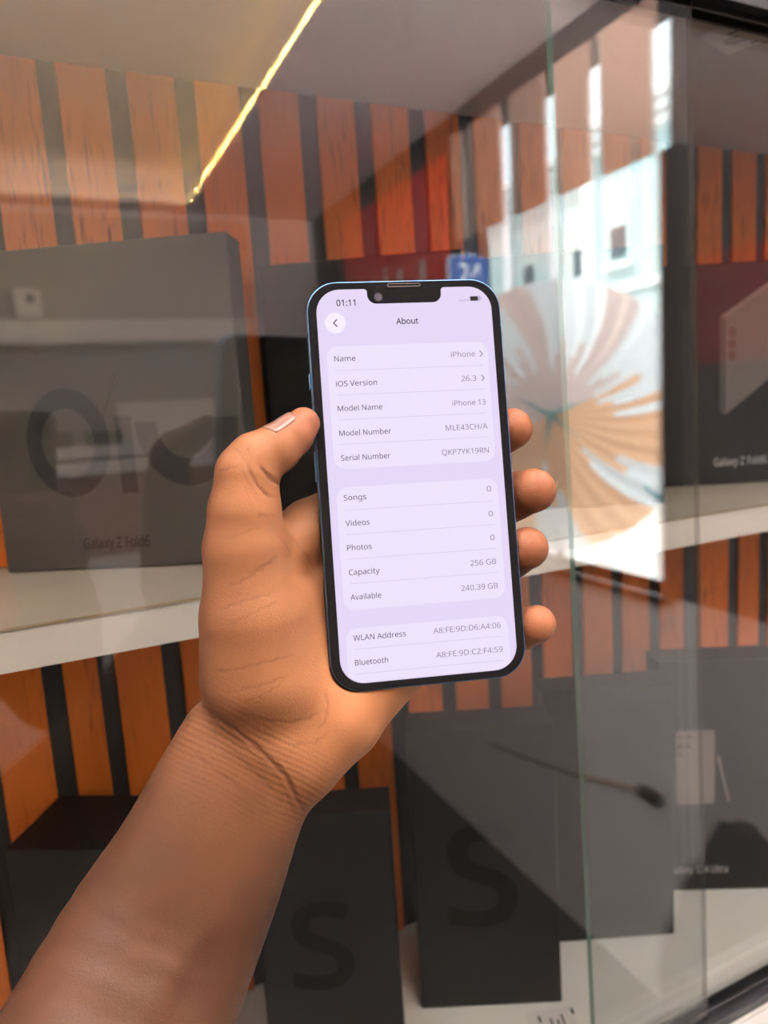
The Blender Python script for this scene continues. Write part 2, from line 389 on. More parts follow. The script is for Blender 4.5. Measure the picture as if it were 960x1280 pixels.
for k in range(3): 
    SB('cornice', BXX - .15 - .1 * k, BXX + 1, -24, -9.2, 3.72 + .15 * k, 3.84 + .15 * k, M_cor)
    SB('cornice', BXX - .65 - .1 * k, BXX + 1, -9.25, -4, 3.72 + .15 * k, 3.84 + .15 * k, M_cor)
SB('string_course', BXX - .06, BXX + 1, -24, -9.2, 1.55, 1.68, M_cor); SB('string_course', BXX - .56, BXX + 1, -9.2, -4, 1.55, 1.68, M_cor)
for yy in (-8.4, -9.9, -11.4, -13.2, -15.0, -17.0):
    for zz in (0.1, 2.0):
        xx = BXX - (.5 if yy > -9.2 else 0)
        SB('window', xx - .03, xx + .05, yy - .15, yy + .15, zz + .1, zz + .55, M_win)
        SB('window_sill', xx - .10, xx, yy - .30, yy + .30, zz - .08, zz - .005, M_cor)
    SB('pilaster', BXX - .05 - (.5 if yy > -9.2 else 0), BXX + .1, yy - .8, yy - .5, ZF, 3.7, M_cor)
# tilted market parasol
M_or = mat('orange_canvas', (0.80, 0.44, 0.25, 1), 0.8); M_pk = mat('pale_pink_canvas', (0.70, 0.52, 0.46, 1), 0.8); M_wc = mat('white_canvas', (0.78, 0.76, 0.74, 1), 0.8)
M_teal = mat('teal_trim', (0.10, 0.30, 0.30, 1), 0.6)
pe = empty('market_parasol', (2.45, my(3.05), ZF - .05), 0, 'tilted market parasol of orange and pale canvas outside the street opening', 'parasol')
hub = Vector((2.45, my(3.14), -.10)); ax = Vector((-2.3, 2.5, .35)).normalized()
NP, RR = 72, .74
cb = bmesh.new()
u0 = Vector((.9033, .4245, -.0617)); u0 = (u0 - ax * u0.dot(ax)).normalized(); v0 = u0.cross(ax); v0 = v0 if v0.z > 0 else -v0
hv = cb.verts.new(hub); rows = []
for a in range(NP):
    th = 2 * math.pi * a / NP; row = []
    for i in range(1, 10):
        r = RR * i / 9; pr = th + .22 * (i / 9) ** 2
        row.append(cb.verts.new(hub + (u0 * math.cos(pr) + v0 * math.sin(pr)) * r - ax * (.12 * (i / 9) ** 1.6 - (.020 * (i / 9) if a % 2 else 0))))
    rows.append(row)
for a in range(NP):
    A, B = rows[a], rows[(a + 1) % NP]; th = 360 * (a + .5) / NP
    low = th > 205 or th < 18
    h_ = (a * 7919) % 10
    for i in range(-1, 8):
        f = cb.faces.new((hv, A[0], B[0])) if i < 0 else cb.faces.new((A[i], A[i + 1], B[i + 1], B[i]))
        f.material_index = (1 if i < 2 + h_ % 4 or h_ < 6 else 2) if low else (0 if i < 2 + h_ % 3 or h_ < 3 else 2)
bmesh.ops.recalc_face_normals(cb, faces=cb.faces[:])
bmesh.ops.solidify(cb, geom=cb.faces[:], thickness=.004)
o = obj('canopy', cb, [M_pk, M_or, M_wc], pe); o.location = -pe.location
for dg in (22, 150, 262, 322):
    pr = math.radians(dg)
    o = obj('rib', TUBE([hub + ax * .012, hub + (u0 * math.cos(pr) + v0 * math.sin(pr)) * RR - ax * .10], .009, 6), M_teal, pe); o.location = -pe.location
o = obj('pole', CYL(hub - ax * .02, (hub.x + .30, hub.y - .33, hub.z - .55), .02, bm=CYL((hub.x + .30, hub.y - .33, ZF - .05), (hub.x + .30, hub.y - .33, hub.z - .53), .022)), M_alu, pe); o.location = -pe.location

# ------------------------------------------------------------------ the display cabinet
ZS, ST, ZFL, ZCE, YW, YS = -0.0885, 0.020, -0.455, 0.2265, 0.525, 0.357
dc = empty('display_cabinet', (0.3, YW, ZFL), 0, 'wood slatted wall display cabinet with a white middle shelf and black rails', 'cabinet')
def DC(name, bm, m, smooth=False):
    o = obj(name, bm, m, dc, smooth); o.location = (-.3, -YW, -ZFL); return o
DC('back_panel', BX(CX0, CX1, YW + .0005, YW + .03, ZFL - .02, ZCE + .02), M_black)
up = [(-.0085, .0214), (.0327, .062), (.0751, .1054), (.119, .149), (.1626, .1922), (.2065, .2361), (.2504, .2811), (.296, .3259), (.3411, .371), (.3858, .416), (.4305, .461), (.4752, .505), (.5199, .549), (.590, .6223), (.6374, .6707), (.6844, .715)]
up = [(-.0085 - .0447 * k, .0214 - .0447 * k) for k in range(1, 13)] + up + [(.6844 + .0447 * k, .715 + .0447 * k) for k in range(1, 12)]
lo = [(-.053, -.0212), (-.008, .014), (.0255, .0572), (.0708, .0997), (.113, .144), (.158, .189), (.203, .2344), (.2525, .2846), (.299, .3318), (.3465, .3791), (.3934, .4263), (.4412, .4755), (.4889, .5236), (.5379, .5702), (.5919, .6349), (.6511, .6823)]
lo = [(-.053 - .045 * k, -.0212 - .045 * k) for k in range(1, 12)] + lo + [(.6511 + .047 * k, .6823 + .047 * k) for k in range(1, 12)]
for nm, lst, z0, z1 in (('upper_slats', up, ZS, ZCE), ('lower_slats', lo, ZFL, ZS - ST)):
    bm = bmesh.new()
    for a, b in lst:
        if a > CX0 and b < CX1: BX(a, b, YW - .0025, YW + .0003, z0 + .0005, z1 - .0005, .0004, bm)
    DC(nm, bm, M_wood)
sh = bmesh.new(); BX(CX0, CX1, YS, YW + .006, ZS - ST, ZS, 0, sh)
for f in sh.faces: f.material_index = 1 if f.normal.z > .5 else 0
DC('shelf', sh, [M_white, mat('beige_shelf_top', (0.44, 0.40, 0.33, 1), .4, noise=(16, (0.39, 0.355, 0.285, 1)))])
DC('edge_tape', BX(CX0, CX1, YS - .0008, YS + .0004, ZS - .0006, ZS + .0006), M_tape)
DC('cabinet_floor', BX(CX0, CX1, .322, YW + .03, ZFL - .022, ZFL), M_floor)
DC('cabinet_top', BX(CX0, CX1, .322, YW + .03, ZCE, ZCE + .03), mat('cabinet_top_laminate', (0.50, 0.46, 0.44, 1), .5))
DC('side_panel', BX(CX0 - .018, CX0, .33, YW + .03, ZFL - .02, ZCE + .03), M_white); DC('side_panel', BX(CX1, CX1 + .018, .33, YW + .03, ZFL - .02, ZCE + .03), M_white)
rl = bmesh.new()
BX(CX0, CX1, .3215, .3400, ZFL + .0003, ZFL + .0022, .0004, rl)
for y0, y1, z1 in ((.3215, .3230, .0075), (.3312, .3325, .0075), (.3386, .3400, .0085)): BX(CX0, CX1, y0, y1, ZFL + .0004, ZFL + z1, .0004, rl)
DC('bottom_rail', rl, M_alu)
rt = bmesh.new()
BX(CX0, CX1, .3180, .3420, ZCE - .0035, ZCE - .0003, .0004, rt)
for y0, y1 in ((.3180, .3195), (.3312, .3325), (.3405, .3420)): BX(CX0, CX1, y0, y1, ZCE - .0085, ZCE - .0004, .0004, rt)
DC('top_rail', rt, M_alu)
DC('plinth', BX(CX0, CX1, .300, .3213, ZF + .002, ZFL - .003, .002), mat('white_plinth', (0.82, 0.81, 0.80, 1), 0.4))

# sliding glass doors
def pane(x0, x1, y0, y1, shear, inner, name, label, edge_m):
    e = empty(name, ((x0 + x1) / 2, y0, ZFL + .003), 0, label, 'glass door')
    hz = ZCE - .0045 - (ZFL + .003); cx = (x0 + x1) / 2; bm = bmesh.new()
    BX(x0 - cx, x1 - cx, 0, y1 - y0, 0, hz, 0, bm)
    for f in bm.faces:
        f.material_index = 0 if abs(f.normal.y) > .5 else 2 if abs(f.normal.z) > .5 else 1
    for v in bm.verts: v.co.x += shear * (hz - .45 - v.co.z) * (1 if abs(v.co.x + cx - inner) < .001 else 0)
    raw_obj('glass_pane', bm, [M_glass, edge_m, M_alu], e)
    return e
pane(CX0 + .002, .3725, .3253, .3297, .024, .3725, 'sliding_glass_door', 'left sliding glass door, its chipped edge right of the phone', M_gedge2)
pane(.2785, CX1 - .002, .3334, .3378, .024, .2785, 'sliding_glass_door', 'right sliding glass door behind the left one, green cut edge', M_gedge)

# boxes on display. local frame: x along the front, y back, z up, origin at the front left bottom corner
def boxthing(name, label, x, y, z, rz, w, d, h, m, lid=False, group=None):
    e = empty(name, (x, y, z + .0005), rz, label, 'box', group)
    if lid:
        obj('box_base', BX(.0008, w - .0008, .0008, d - .0008, 0, h * .06, .0008), m, e)
        obj('box_lid', BX(0, w, 0, d, h * .062, h, .0012), m, e)
    else: obj('box_body', BX(0, w, 0, d, 0, h, .0012), m, e)
    return e
def on_front(bm, off=-.0004):            # flat artwork drawn in xy -> the box front (x, z)
    for v in bm.verts: v.co = Vector((v.co.x, off - v.co.z, v.co.y))
    return bm
def rz_of(ax_, ay_, bx_, by_): return math.atan2(by_ - ay_, bx_ - ax_)
GS = 'black phone boxes standing on the cabinet floor'
def letter(e, s, x0, x1, y0, y1, m, name='printed_letter', bold=0.0):
    t = bmesh.new(); TEXT(s, x0, x1, y0, y1, .0, t, 0, bold=bold); raw_obj(name, on_front(t), m, e)

a25 = rz_of(.2081, .4405, .3042, .3948)
W_ = .1064; H_ = .2235
b1 = boxthing('phone_box', 'black phone box with a big S printed on it, below the phone', .2081, .4405, ZFL, a25, W_, .033, H_, M_box, group=GS)
letter(b1, 'S', .024, .076, .070, .146, M_print, bold=.02)
b2 = boxthing('phone_box', 'plain dark phone box behind the green glass edge, between two phone boxes', .3346, .4468, ZFL, rz_of(.339, .4409, .4304, .4006), .1046, .034, .2205, M_box, group=GS)
b3 = boxthing('phone_box', 'phone box with a printed grey phone and pen at the lower right', .4600, .4500, ZFL, rz_of(.4747, .4435, .5469, .4056), .107, .034, .219, M_box, group=GS)
t = bmesh.new(); PRISM(rrect(.034, .070, .003, 4, .032, .120), 0, 0, t, 0); 
for (x, y) in ((.0185, .149), (.0185, .141), (.0185, .133), (.0265, .149), (.0265, .141)): PRISM([(x + .0022 * math.cos(k * .524), y + .0022 * math.sin(k * .524)) for k in range(12)], .0002, .0002, t, 1)
PRISM([(.0505, .130), (.0530, .131), (.0625, .087), (.0605, .086)], 0, 0, t, 0)
raw_obj('printed_phone', on_front(t), [M_pic, M_picd], b3)
letter(b3, 'Galaxy S24 Ultra', .010, .061, .0175, .0245, M_txt, 'lettering')
bA = boxthing('phone_box', 'black phone box with a dim printed S beside the wrist', .0905, .4410, ZFL, rz_of(.0905, .4410, .1735, .4030), .0935, .030, .1935, M_box, group=GS)
letter(bA, 'S', .021, .063, .068, .128, M_print, bold=.02)
bB = boxthing('phone_box', 'deep black box behind the forearm in the lower left corner', -.0518, .4688, ZFL, rz_of(-.0518, .4688, -.0014, .4382), .105, .062, .2035, M_box, group=GS)
# the large grey box on the shelf
fold = boxthing('fold_phone_box', 'large dark grey box with overlapping ring print on the upper shelf behind the thumb', -.031, .4998, ZS, rz_of(-.031, .4998, .1058, .4198), .1585, .026, .1915, M_boxg)
def ring(cx, cy, ro, ri, a0=0, a1=360, sy=1.0):
    n = 40; A = [math.radians(a0 + (a1 - a0) * k / n) for k in range(n + 1)]
    return [(cx + ro * math.cos(a), cy + sy * ro * math.sin(a)) for a in A], [(cx + ri * math.cos(a), cy + sy * ri * math.sin(a)) for a in A]
def ringmesh(bm, *a, **k):
    o_, i_ = ring(*a, **k)
    A = [bm.verts.new((x, y, 0)) for x, y in o_]; B = [bm.verts.new((x, y, 0)) for x, y in i_]
    for j in range(len(A) - 1):
        if (A[j].co - A[j + 1].co).length < 1e-9: continue
        bm.faces.new((B[j], A[j], A[j + 1], B[j + 1]))
t = bmesh.new(); ringmesh(t, .050, .078, .026, .0165, 0, 360, 1.25); ringmesh(t, .124, .088, .0315, .0185, 180, 360, 1.25); PRISM([(.0805, .046), (.0905, .046), (.0905, .092), (.0805, .092)], 0, 0, t)
PRISM([(.0715, .088), (.0722, .088), (.0845, .117), (.0838, .117)], 0, 0, t)
raw_obj('printed_rings', on_front(t), M_gprint, fold)
letter(fold, 'Galaxy Z Fold6', .052, .094, .013, .0195, M_print, 'lettering')
bC = boxthing('phone_box', 'dark phone box on the upper shelf directly behind the phone', .1455, .497, ZS, math.radians(-31), .138, .028, .1885, M_box)
bD = boxthing('phone_box', 'dark phone box on the upper shelf behind the curled fingers', .284, .494, ZS, math.radians(-29), .168, .026, .1945, M_box)
letter(bD, 'Galaxy', .056, .086, .017, .024, M_pic, 'lettering')
tab = boxthing('tablet_box', 'black box with a printed phone on the shelf right of the glass doors', .4880, .4850, ZS, rz_of(.5136, .4729, .5858, .4412), .150, .030, .1930, M_box)
t = bmesh.new()
PRISM([(.068, .062), (.125, .105), (.125, .182), (.068, .146)], 0, 0, t, 0); PRISM([(.0625, .1475), (.068, .146), (.125, .182), (.122, .1855)], .0001, .0001, t, 2)
PRISM([(.0625, .0655), (.068, .062), (.068, .146), (.0625, .1475)], .0001, .0001, t, 3)
for (x, y) in ((.0735, .1335), (.0735, .1235), (.0735, .1135)): PRISM([(x + .0036 * math.cos(k * .524), y + .0046 * math.sin(k * .524)) for k in range(12)], .0002, .0002, t, 1)
raw_obj('printed_phone', on_front(t), [M_pic2, M_picd, mat('printed_phone_rim', (0.14, 0.12, 0.115, 1), .5), M_boxg], tab)
letter(tab, 'Galaxy Z Fold6', .058, .106, .0165, .0235, M_txt, 'lettering')
# paper tags
def papertag(label, M4, w, h, marks):
    e = empty('paper_tag', (0, 0, 0), 0, label, 'paper'); e.matrix_world = M4
    obj('paper_sheet', BX(-w / 2, w / 2, -h / 2, h / 2, 0, .0004), M_paper, e)
    t = bmesh.new()
    for x, y, l, hh in marks: PRISM([(x, y), (x + l, y), (x + l, y + hh), (x, y + hh)], .0006, .0006, t)
    raw_obj('printed_lines', t, M_ink, e)
mk = [(-.010, .000, .002, .006), (-.002, -.006, .0015, .009), (.003, -.007, .0015, .008), (.007, -.004, .0015, .009), (.016, .004, .002, .005)]
papertag('small white paper tag lying on the cabinet floor before the S box', Matrix.Translation((.287, .384, ZFL + .0003)) @ Matrix.Rotation(-.35, 4, 'Z'), .036, .022, mk)
papertag('white paper tag stuck under the cabinet top at the upper right', Matrix.Translation((.441, .362, ZCE - .0004)) @ Matrix.Rotation(.30, 4, 'Z') @ Matrix.Rotation(math.pi, 4, 'X'), .044, .026, mk)

# ------------------------------------------------------------------ the phone in the hand
PR = Matrix(((0.95599, 0.06501, -0.28610), (-0.29296, 0.15869, -0.94286), (-0.01590, 0.98519, 0.17075)))
PT = Vector((0.119414, 0.229625, -0.027257))
PM = Matrix.Translation(PT) @ PR.to_4x4()
mm = 0.001
M_frame = mat('blue_phone_frame', (0.10, 0.20, 0.36, 1), 0.28, 0.85)
M_pback = mat('blue_glass_back', (0.02, 0.05, 0.10, 1), 0.15)
M_pfront = mat('black_glass_border', (0.006, 0.006, 0.007, 1), 0.12, spec=0.0)
M_spk = mat('speaker_mesh', (0.06, 0.05, 0.05, 1), 0.5, 0.4)
def emis(name, col, s=1.0):
    m = mat(name, (0.01, 0.01, 0.01, 1), 0.25, spec=0.0, emit=col, estr=s * .455); return m
M_scr = emis('screen_lavender', srgb(229, 214, 248)); M_card = emis('screen_card', srgb(238, 225, 252)); M_div = emis('screen_divider', srgb(211, 196, 226))
M_t1 = emis('screen_dark_text', srgb(62, 52, 72)); M_t2 = emis('screen_grey_text', srgb(136, 124, 150)); M_btn = emis('screen_button', srgb(246, 236, 255))
M_bat = emis('screen_battery', srgb(30, 24, 34)); M_dots = emis('screen_dots', srgb(190, 176, 205))
W2, H2 = 71.5, 146.7
ph = empty('smartphone', label='blue framed smartphone held in the hand, lit screen showing its settings page', cat='phone'); ph.matrix_world = PM
def PB(name, bm, m, parent=ph, raw=True, smooth=False):
    bmesh.ops.scale(bm, vec=(mm, mm, mm), verts=bm.verts[:])
    o = raw_obj(name, bm, m, parent)
    if smooth:
        for p in o.data.polygons: p.use_smooth = True
    return o
bm = PRISM(rrect(W2, H2, 11.2, 14), -7.3, -0.35, bev=.45); PB('frame', bm, M_frame)
for sx, yy in ((-1, 55), (-1, -55), (1, 55), (1, -55)): PB('antenna_band', BX(sx * 35.75 - .03, sx * 35.75 + .03, yy - .4, yy + .4, -6.8, -.9), M_pback)
PB('back_glass', PRISM(rrect(W2 - .5, H2 - .5, 11.0, 14), -7.65, -7.25, bev=.2), M_pback)
PB('front_glass', PRISM(rrect(W2 - .9, H2 - .9, 10.8, 14), -0.5, 0.0, bev=.25), M_pfront)
cbm = PB('camera_bump', PRISM(rrect(28, 28, 8, 8, 18.5, 56.5), -9.2, -7.6, bev=.4), M_pback)
for x, y in ((24, 62), (13, 51)): PB('camera_lens', CYL((x, y, -10.4), (x, y, -9.15), 6.0), M_pfront, cbm)
for nm, y0, y1, sx in (('mute_switch', 35.5, 41, -1), ('volume_button', 16, 27, -1), ('volume_button', 2, 13, -1), ('power_button', 12, 29, 1)):
    PB(nm, BX(sx * 36.05 - .35, sx * 36.05 + .35, y0, y1, -5.3, -2.5, .25), M_frame)
# display with its notch (mm on the phone's face)
DX, DT, DB, DR = 32.25, 70.35, -70.35, 8.6
def arc(cx, cy, r, a0, a1, n=8): return [(cx + r * math.cos(math.radians(a0 + (a1 - a0) * i / n)), cy + r * math.sin(math.radians(a0 + (a1 - a0) * i / n))) for i in range(n + 1)]
NW, NB = 13.6, 64.9
pts = arc(DX - DR, DT - DR, DR, 0, 90, 10)
pts += arc(NW + 1.2, DT - 1.2, 1.2, 90, 180, 5) + arc(NW - 3.2, NB + 3.2, 3.2, 0, -90, 7) + arc(-NW + 3.2, NB + 3.2, 3.2, -90, -180, 7) + arc(-NW - 1.2, DT - 1.2, 1.2, 0, 90, 5)
pts += arc(-DX + DR, DT - DR, DR, 90, 180, 10) + arc(-DX + DR, DB + DR, DR, 180, 270, 10) + arc(DX - DR, DB + DR, DR, 270, 360, 10)
disp = PB('display', PRISM(pts, .02, .02), M_scr)
bm = PRISM(rrect(12.4, 1.3, .6, 5, .1, 71.55), .015, .015, mi=0); PRISM(rrect(11.8, .7, .35, 5, .1, 71.55), .03, .03, bm, 1); PB('earpiece', bm, [M_spk, M_pfront])
PB('front_camera', CYL((-9.6, 67.3, .0), (-9.6, 67.3, .03), 1.5), mat('front_lens', (.02, .02, .035, 1), .1))
t = bmesh.new(); TEXT('01:11', -24.9, -18.0, 64.45, 66.65, .06, t, 0, bold=.012); PB('clock_text', t, M_t1, disp)
t = bmesh.new(); PRISM(rrect(4.15, 1.95, .6, 5, 26.3, 65.85), .05, .05, t, 1); PRISM(rrect(2.9, 1.55, .4, 5, 25.9, 65.85), .07, .07, t, 0)
PRISM(arc(28.55, 65.85, .45, -90, 90), .05, .05, t, 1); PB('battery_icon', t, [M_bat, M_dots], disp)
t = bmesh.new()
for k in range(4): PRISM(arc(20.6 + .95 * k, 65.3, .32, 0, 330, 10), .05, .05, t)
PB('signal_dots', t, M_dots, disp)
t = bmesh.new(); TEXT('About', -3.7, 4.5, 57.25, 59.3, .06, t, 0, bold=.014); PB('title_text', t, M_t1, disp)
t = bmesh.new(); PRISM(arc(-25.75, 58.3, 3.75, 0, 352, 44), .05, .05, t, 0)
PRISM([(-26.65, 58.3), (-25.25, 56.85), (-24.95, 57.13), (-26.1, 58.3), (-24.95, 59.47), (-25.25, 59.75)], .08, .08, t, 1); PB('back_button', t, [M_btn, M_t1], disp)
def chevron(t, x, y): PRISM([(x, y + 1.05), (x + .28, y + 1.22), (x + 1.4, y), (x + .28, y - 1.22), (x, y - 1.05), (x + .92, y)], .09, .09, t, 3)
def card(y_top, y_bot, rows, rnd=4.2, cut=False):
    t = bmesh.new()
    if cut: pp = arc(31.55 - rnd - 2.1, y_top - rnd, rnd, 0, 90) ; pp = arc(29.6 - rnd, y_top - rnd, rnd, 0, 90) + arc(-29.6 + rnd, y_top - rnd, rnd, 90, 180) + arc(-23.65, -61.75, 8.3, 224, 270, 6) + arc(23.65, -61.75, 8.3, 270, 316, 6)
    else: pp = rrect(59.2, y_top - y_bot, rnd, 10, 0, (y_top + y_bot) / 2)
    PRISM(pp, .05, .05, t, 0)
    for k, (a, ax1, av, vx0, vx1, y0, chev, dy) in enumerate(rows):
        TEXT(a, -27.0, ax1, y0, y0 + 1.92, .08, t, 2)
        if av: TEXT(av, vx0, vx1, y0, y0 + 1.95, .08, t, 3)
        if chev: chevron(t, 26.35, y0 + .92)
        if dy is not None: PRISM([(-27.0, dy), (27.4, dy), (27.4, dy + .16), (-27.0, dy + .16)], .07, .07, t, 1)
    return PB('settings_card', t, [M_card, M_div, M_t1, M_t2], disp)
card(49.85, 5.75, [('Name', -19.4, 'iPhone', 15.7, 24.7, 44.45, 1, 41.0), ('iOS Version', -12.2, '26.3', 18.9, 24.5, 35.45, 1, 32.2), ('Model Name', -10.9, 'iPhone 13', 14.9, 27.4, 26.55, 0, 23.35), ('Model Number', -8.35, 'MLE43CH/A', 11.8, 27.4, 17.65, 0, 14.55), ('Serial Number', -9.15, 'QKP7YK19RN', 9.7, 27.25, 8.8, 0, None)])
card(-.70, -44.3, [('Songs', -18.95, '0', 25.4, 27.05, -5.4, 0, -9.0), ('Videos', -18.4, '0', 25.4, 27.05, -14.5, 0, -17.65), ('Photos', -18.25, '0', 25.4, 27.05, -23.2, 0, -26.4), ('Capacity', -16.0, '256 GB', 17.25, 26.9, -31.95, 0, -35.1), ('Available', -16.0, '240.39 GB', 13.2, 26.9, -40.75, 0, None)])
card(-50.85, -70.1, [('WLAN Address', -8.15, 'A8:FE:9D:D6:A4:06', 1.9, 26.85, -55.15, 0, -58.3), ('Bluetooth', -15.15, 'A8:FE:9D:C2:F4:59', 2.3, 26.95, -63.85, 0, -67.0)], cut=True)

# ------------------------------------------------------------------ the phone that takes the picture
cp = empty('camera_phone', label='dark smartphone held upright by the photographer, faintly mirrored at the left', cat='phone')
cp.matrix_world = CAM_R.to_4x4() @ Matrix.Translation((0, 0, .002))
M_cpb = mat('dark_phone_back', (.012, .012, .014, 1), .4)
bm = PRISM(rrect(74, 158, 10, 10, -25, -66), .3, 8.0, bev=.8); PB('body', bm, M_cpb, cp)
PB('screen', PRISM(rrect(71, 155, 9, 10, -25, -66), 8.05, 8.15), M_pfront, cp)
bm = bmesh.new()
for y in (0, -18, -36):
    if y: PB('camera_lens', CYL((0, y, .35), (0, y, -2.0), 6.5), M_pfront, cp)
PB('lens_ring', CYL((0, 0, .1), (0, 0, .45), 6.5), M_pfront, cp)

# ------------------------------------------------------------------ the hand and forearm: one smooth skin (millimetres on the phone's own axes)
HAND_CAPS={'thumb_prox': ([[-62.2, -19.4, 2.0, 13.2], [-61.6, -7.3, 4.0, 12.4], [-60.0, 4.1, 5.0, 10.9]], 5), 'thumb_dist': ([[-60.4, 6.8, 5.0, 9.8], [-56.7, 10.2, 5.0, 9.5], [-49.6, 13.8, 4.0, 8.4], [-43.5, 18.5, 2.0, 7.2], [-39.5, 22.5, 0.8, 5.9]], 2.2), 'thenar': ([[-62.4, -21.1, 1.0, 14.0], [-61.5, -43.7, -2.0, 18.3], [-61.6, -64.0, -6.0, 20.0]], 7), 'thenar2': ([[-51.5, -42.5, -10.0, 14], [-50.4, -69.0, -12.0, 15]], 9), 'web': ([[-55.1, -23.8, -8.0, 10], [-39.0, -15.3, -17.0, 12.2], [-24.3, -10.7, -23.0, 13.2]], 6), 'palm1': ([[-59.2, -83.7, -16.0, 16], [-25.2, -14.9, -24.0, 13]], 9), 'palm2': ([[-56.5, -86.9, -16.0, 16], [-12.4, -32.1, -25.0, 13]], 9), 'palm3': ([[-52.4, -91.7, -16.0, 15], [-1.5, -52.8, -25.0, 13]], 9), 'hypo': ([[-46.3, -97.4, -15.0, 13.8], [-31.9, -85.4, -15.0, 15.0], [-18.6, -71.8, -18.0, 13.5]], 9), 'hypo2': ([[-18.6, -71.8, -18.0, 13.5], [2.3, -64.6, -24.0, 10]], 7), 'heel': ([[-54.9, -85.1, -14.0, 15], [-36.9, -79.8, -15.0, 14]], 9)}
FINGERS=[[[-24.3, -11.9, -24.0, 11.5], [10.9, 1.9, -27.0, 9.6], [32.1, 15.1, -19.0, 8.6], [40.1, 18.5, -10.5, 7.9]], [[-12.4, -31.5, -25.0, 11.5], [24.6, -15.7, -28.0, 9.8], [40.2, -7.3, -17.0, 9.0], [45.4, -5.8, -6.5, 8.4]], [[-1.2, -52.8, -25.0, 11], [26.7, -38.4, -27.0, 9.4], [37.5, -29.9, -16.0, 8.6], [41.2, -27.3, -6.5, 8.0]], [[5.4, -65.8, -24.0, 9.2], [28.5, -63.3, -25.0, 8.2], [38.5, -58.6, -14.0, 7.6], [42.4, -55.8, -5.5, 7.1]]]
FOREARM=[[-64.8, -94.2, -16.0, 27.5, 18.5], [-75.3, -110.7, -15.0, 28.3, 19.5], [-86.8, -132.3, -12.0, 31.0, 21.5], [-103.3, -158.8, -6.0, 35.0, 25.0], [-128.0, -201.2, 18.9, 39, 31], [-154.9, -247.5, 46.0, 42, 37], [-179.6, -289.9, 70.8, 41, 39], [-195.3, -316.9, 86.6, 37, 37]]
FWDIR=[0.72, -0.694, -0.0]
CREASES=[([[-78.8, -70.8], [-75.1, -75.2], [-69.7, -79.4], [-64.8, -84.2], [-60.2, -89.0], [-56.5, -93.6], [-54.0, -96.5], [-52.1, -100.7], [-50.2, -105.4], [-47.3, -111.3]], 1.0, 1.1), ([[-82.3, -79.7], [-76.5, -83.8], [-69.0, -89.1], [-63.2, -95.0], [-59.6, -99.9], [-55.1, -105.3]], 0.35, 0.8), ([[-85.2, -83.8], [-79.5, -89.7], [-72.1, -96.7], [-67.1, -100.8], [-61.4, -106.7]], 0.45, 0.8), ([[-77.7, -74.0], [-72.8, -79.8], [-67.0, -84.9], [-62.1, -90.3], [-58.7, -92.9]], 0.4, 0.7), ([[-58.7, -92.9], [-54.7, -100.4], [-52.5, -106.9], [-51.0, -110.7]], 0.3, 0.7), ([[-75.0, -58.8], [-72.5, -60.4], [-68.5, -60.3], [-58.3, -58.6], [-52.0, -57.6], [-47.9, -56.8]], 0.4, 0.7), ([[-72.1, -68.0], [-67.6, -67.1], [-59.6, -66.1], [-54.2, -64.6], [-49.7, -63.4]], 0.35, 0.7), ([[-67.0, -71.6], [-61.7, -70.3], [-55.3, -67.4], [-51.5, -65.0]], 0.25, 0.6), ([[-72.1, -39.9], [-67.6, -38.7], [-62.2, -37.2], [-56.8, -36.3], [-51.3, -34.4]], 0.35, 0.7), ([[-69.8, -45.5], [-65.3, -43.6], [-57.1, -40.3], [-50.7, -38.1]], 0.28, 0.7), ([[-69.9, -32.5], [-65.4, -31.5], [-59.9, -28.8], [-55.3, -26.0], [-52.5, -24.4]], 0.5, 0.8), ([[-69.3, -72.7], [-62.9, -76.4], [-56.0, -78.7], [-49.8, -79.4], [-44.4, -78.5], [-38.8, -76.2]], 0.35, 0.9), ([[-62.3, -80.9], [-58.0, -82.7], [-51.2, -87.0], [-43.1, -87.0], [-37.5, -83.5]], 0.25, 0.7), ([[-38.8, -69.0], [-37.8, -74.5], [-39.0, -79.8], [-42.9, -83.9]], 0.25, 1.0), ([[-50.4, -101.8], [-47.0, -104.0], [-43.5, -105.8]], 0.25, 0.7), ([[-62.6, -29.1], [-58.0, -26.9], [-55.4, -25.7], [-52.8, -24.2], [-51.4, -22.0]], 0.55, 0.8), ([[-51.0, -15.6], [-49.3, -17.9], [-47.8, -20.6], [-47.1, -22.9], [-50.0, -24.1]], 0.45, 0.8), ([[-47.5, -15.8], [-44.1, -20.0], [-41.0, -24.8], [-38.8, -30.1]], 0.3, 0.8), ([[-55.5, 8.6], [-54.5, 6.2], [-52.4, 3.7], [-50.3, 1.7], [-48.9, 0.7]], 1.0, 1.0), ([[-59.6, 9.4], [-58.7, 5.4], [-57.0, 1.3], [-54.7, -1.7], [-50.9, -3.9]], 0.8, 1.0), ([[-61.8, 8.9], [-60.0, 3.7], [-56.9, -1.0]], 0.3, 0.8), ([[-69.7, 6.8], [-67.5, 7.0], [-64.4, 7.7], [-61.3, 8.6]], 0.45, 0.9), ([[-57.4, -8.6], [-54.6, -9.4], [-51.3, -9.3]], 0.4, 0.8), ([[-44.7, 9.7], [-43.4, 7.9], [-42.7, 6.1]], 0.3, 0.7), ([[-64.8, 14.2], [-62.2, 12.9], [-59.6, 9.4]], 0.3, 0.8), ([[-69.0, -16.6], [-62.8, -14.7], [-56.0, -12.4]], 0.15, 0.7)]
TENDON=[[-68.8, -127.8, -3.0, 2.0], [-81.7, -140.3, 4.0, 2.2], [-93.5, -152.7, 11.5, 2.4], [-103.4, -165.2, 19.0, 2.4]]

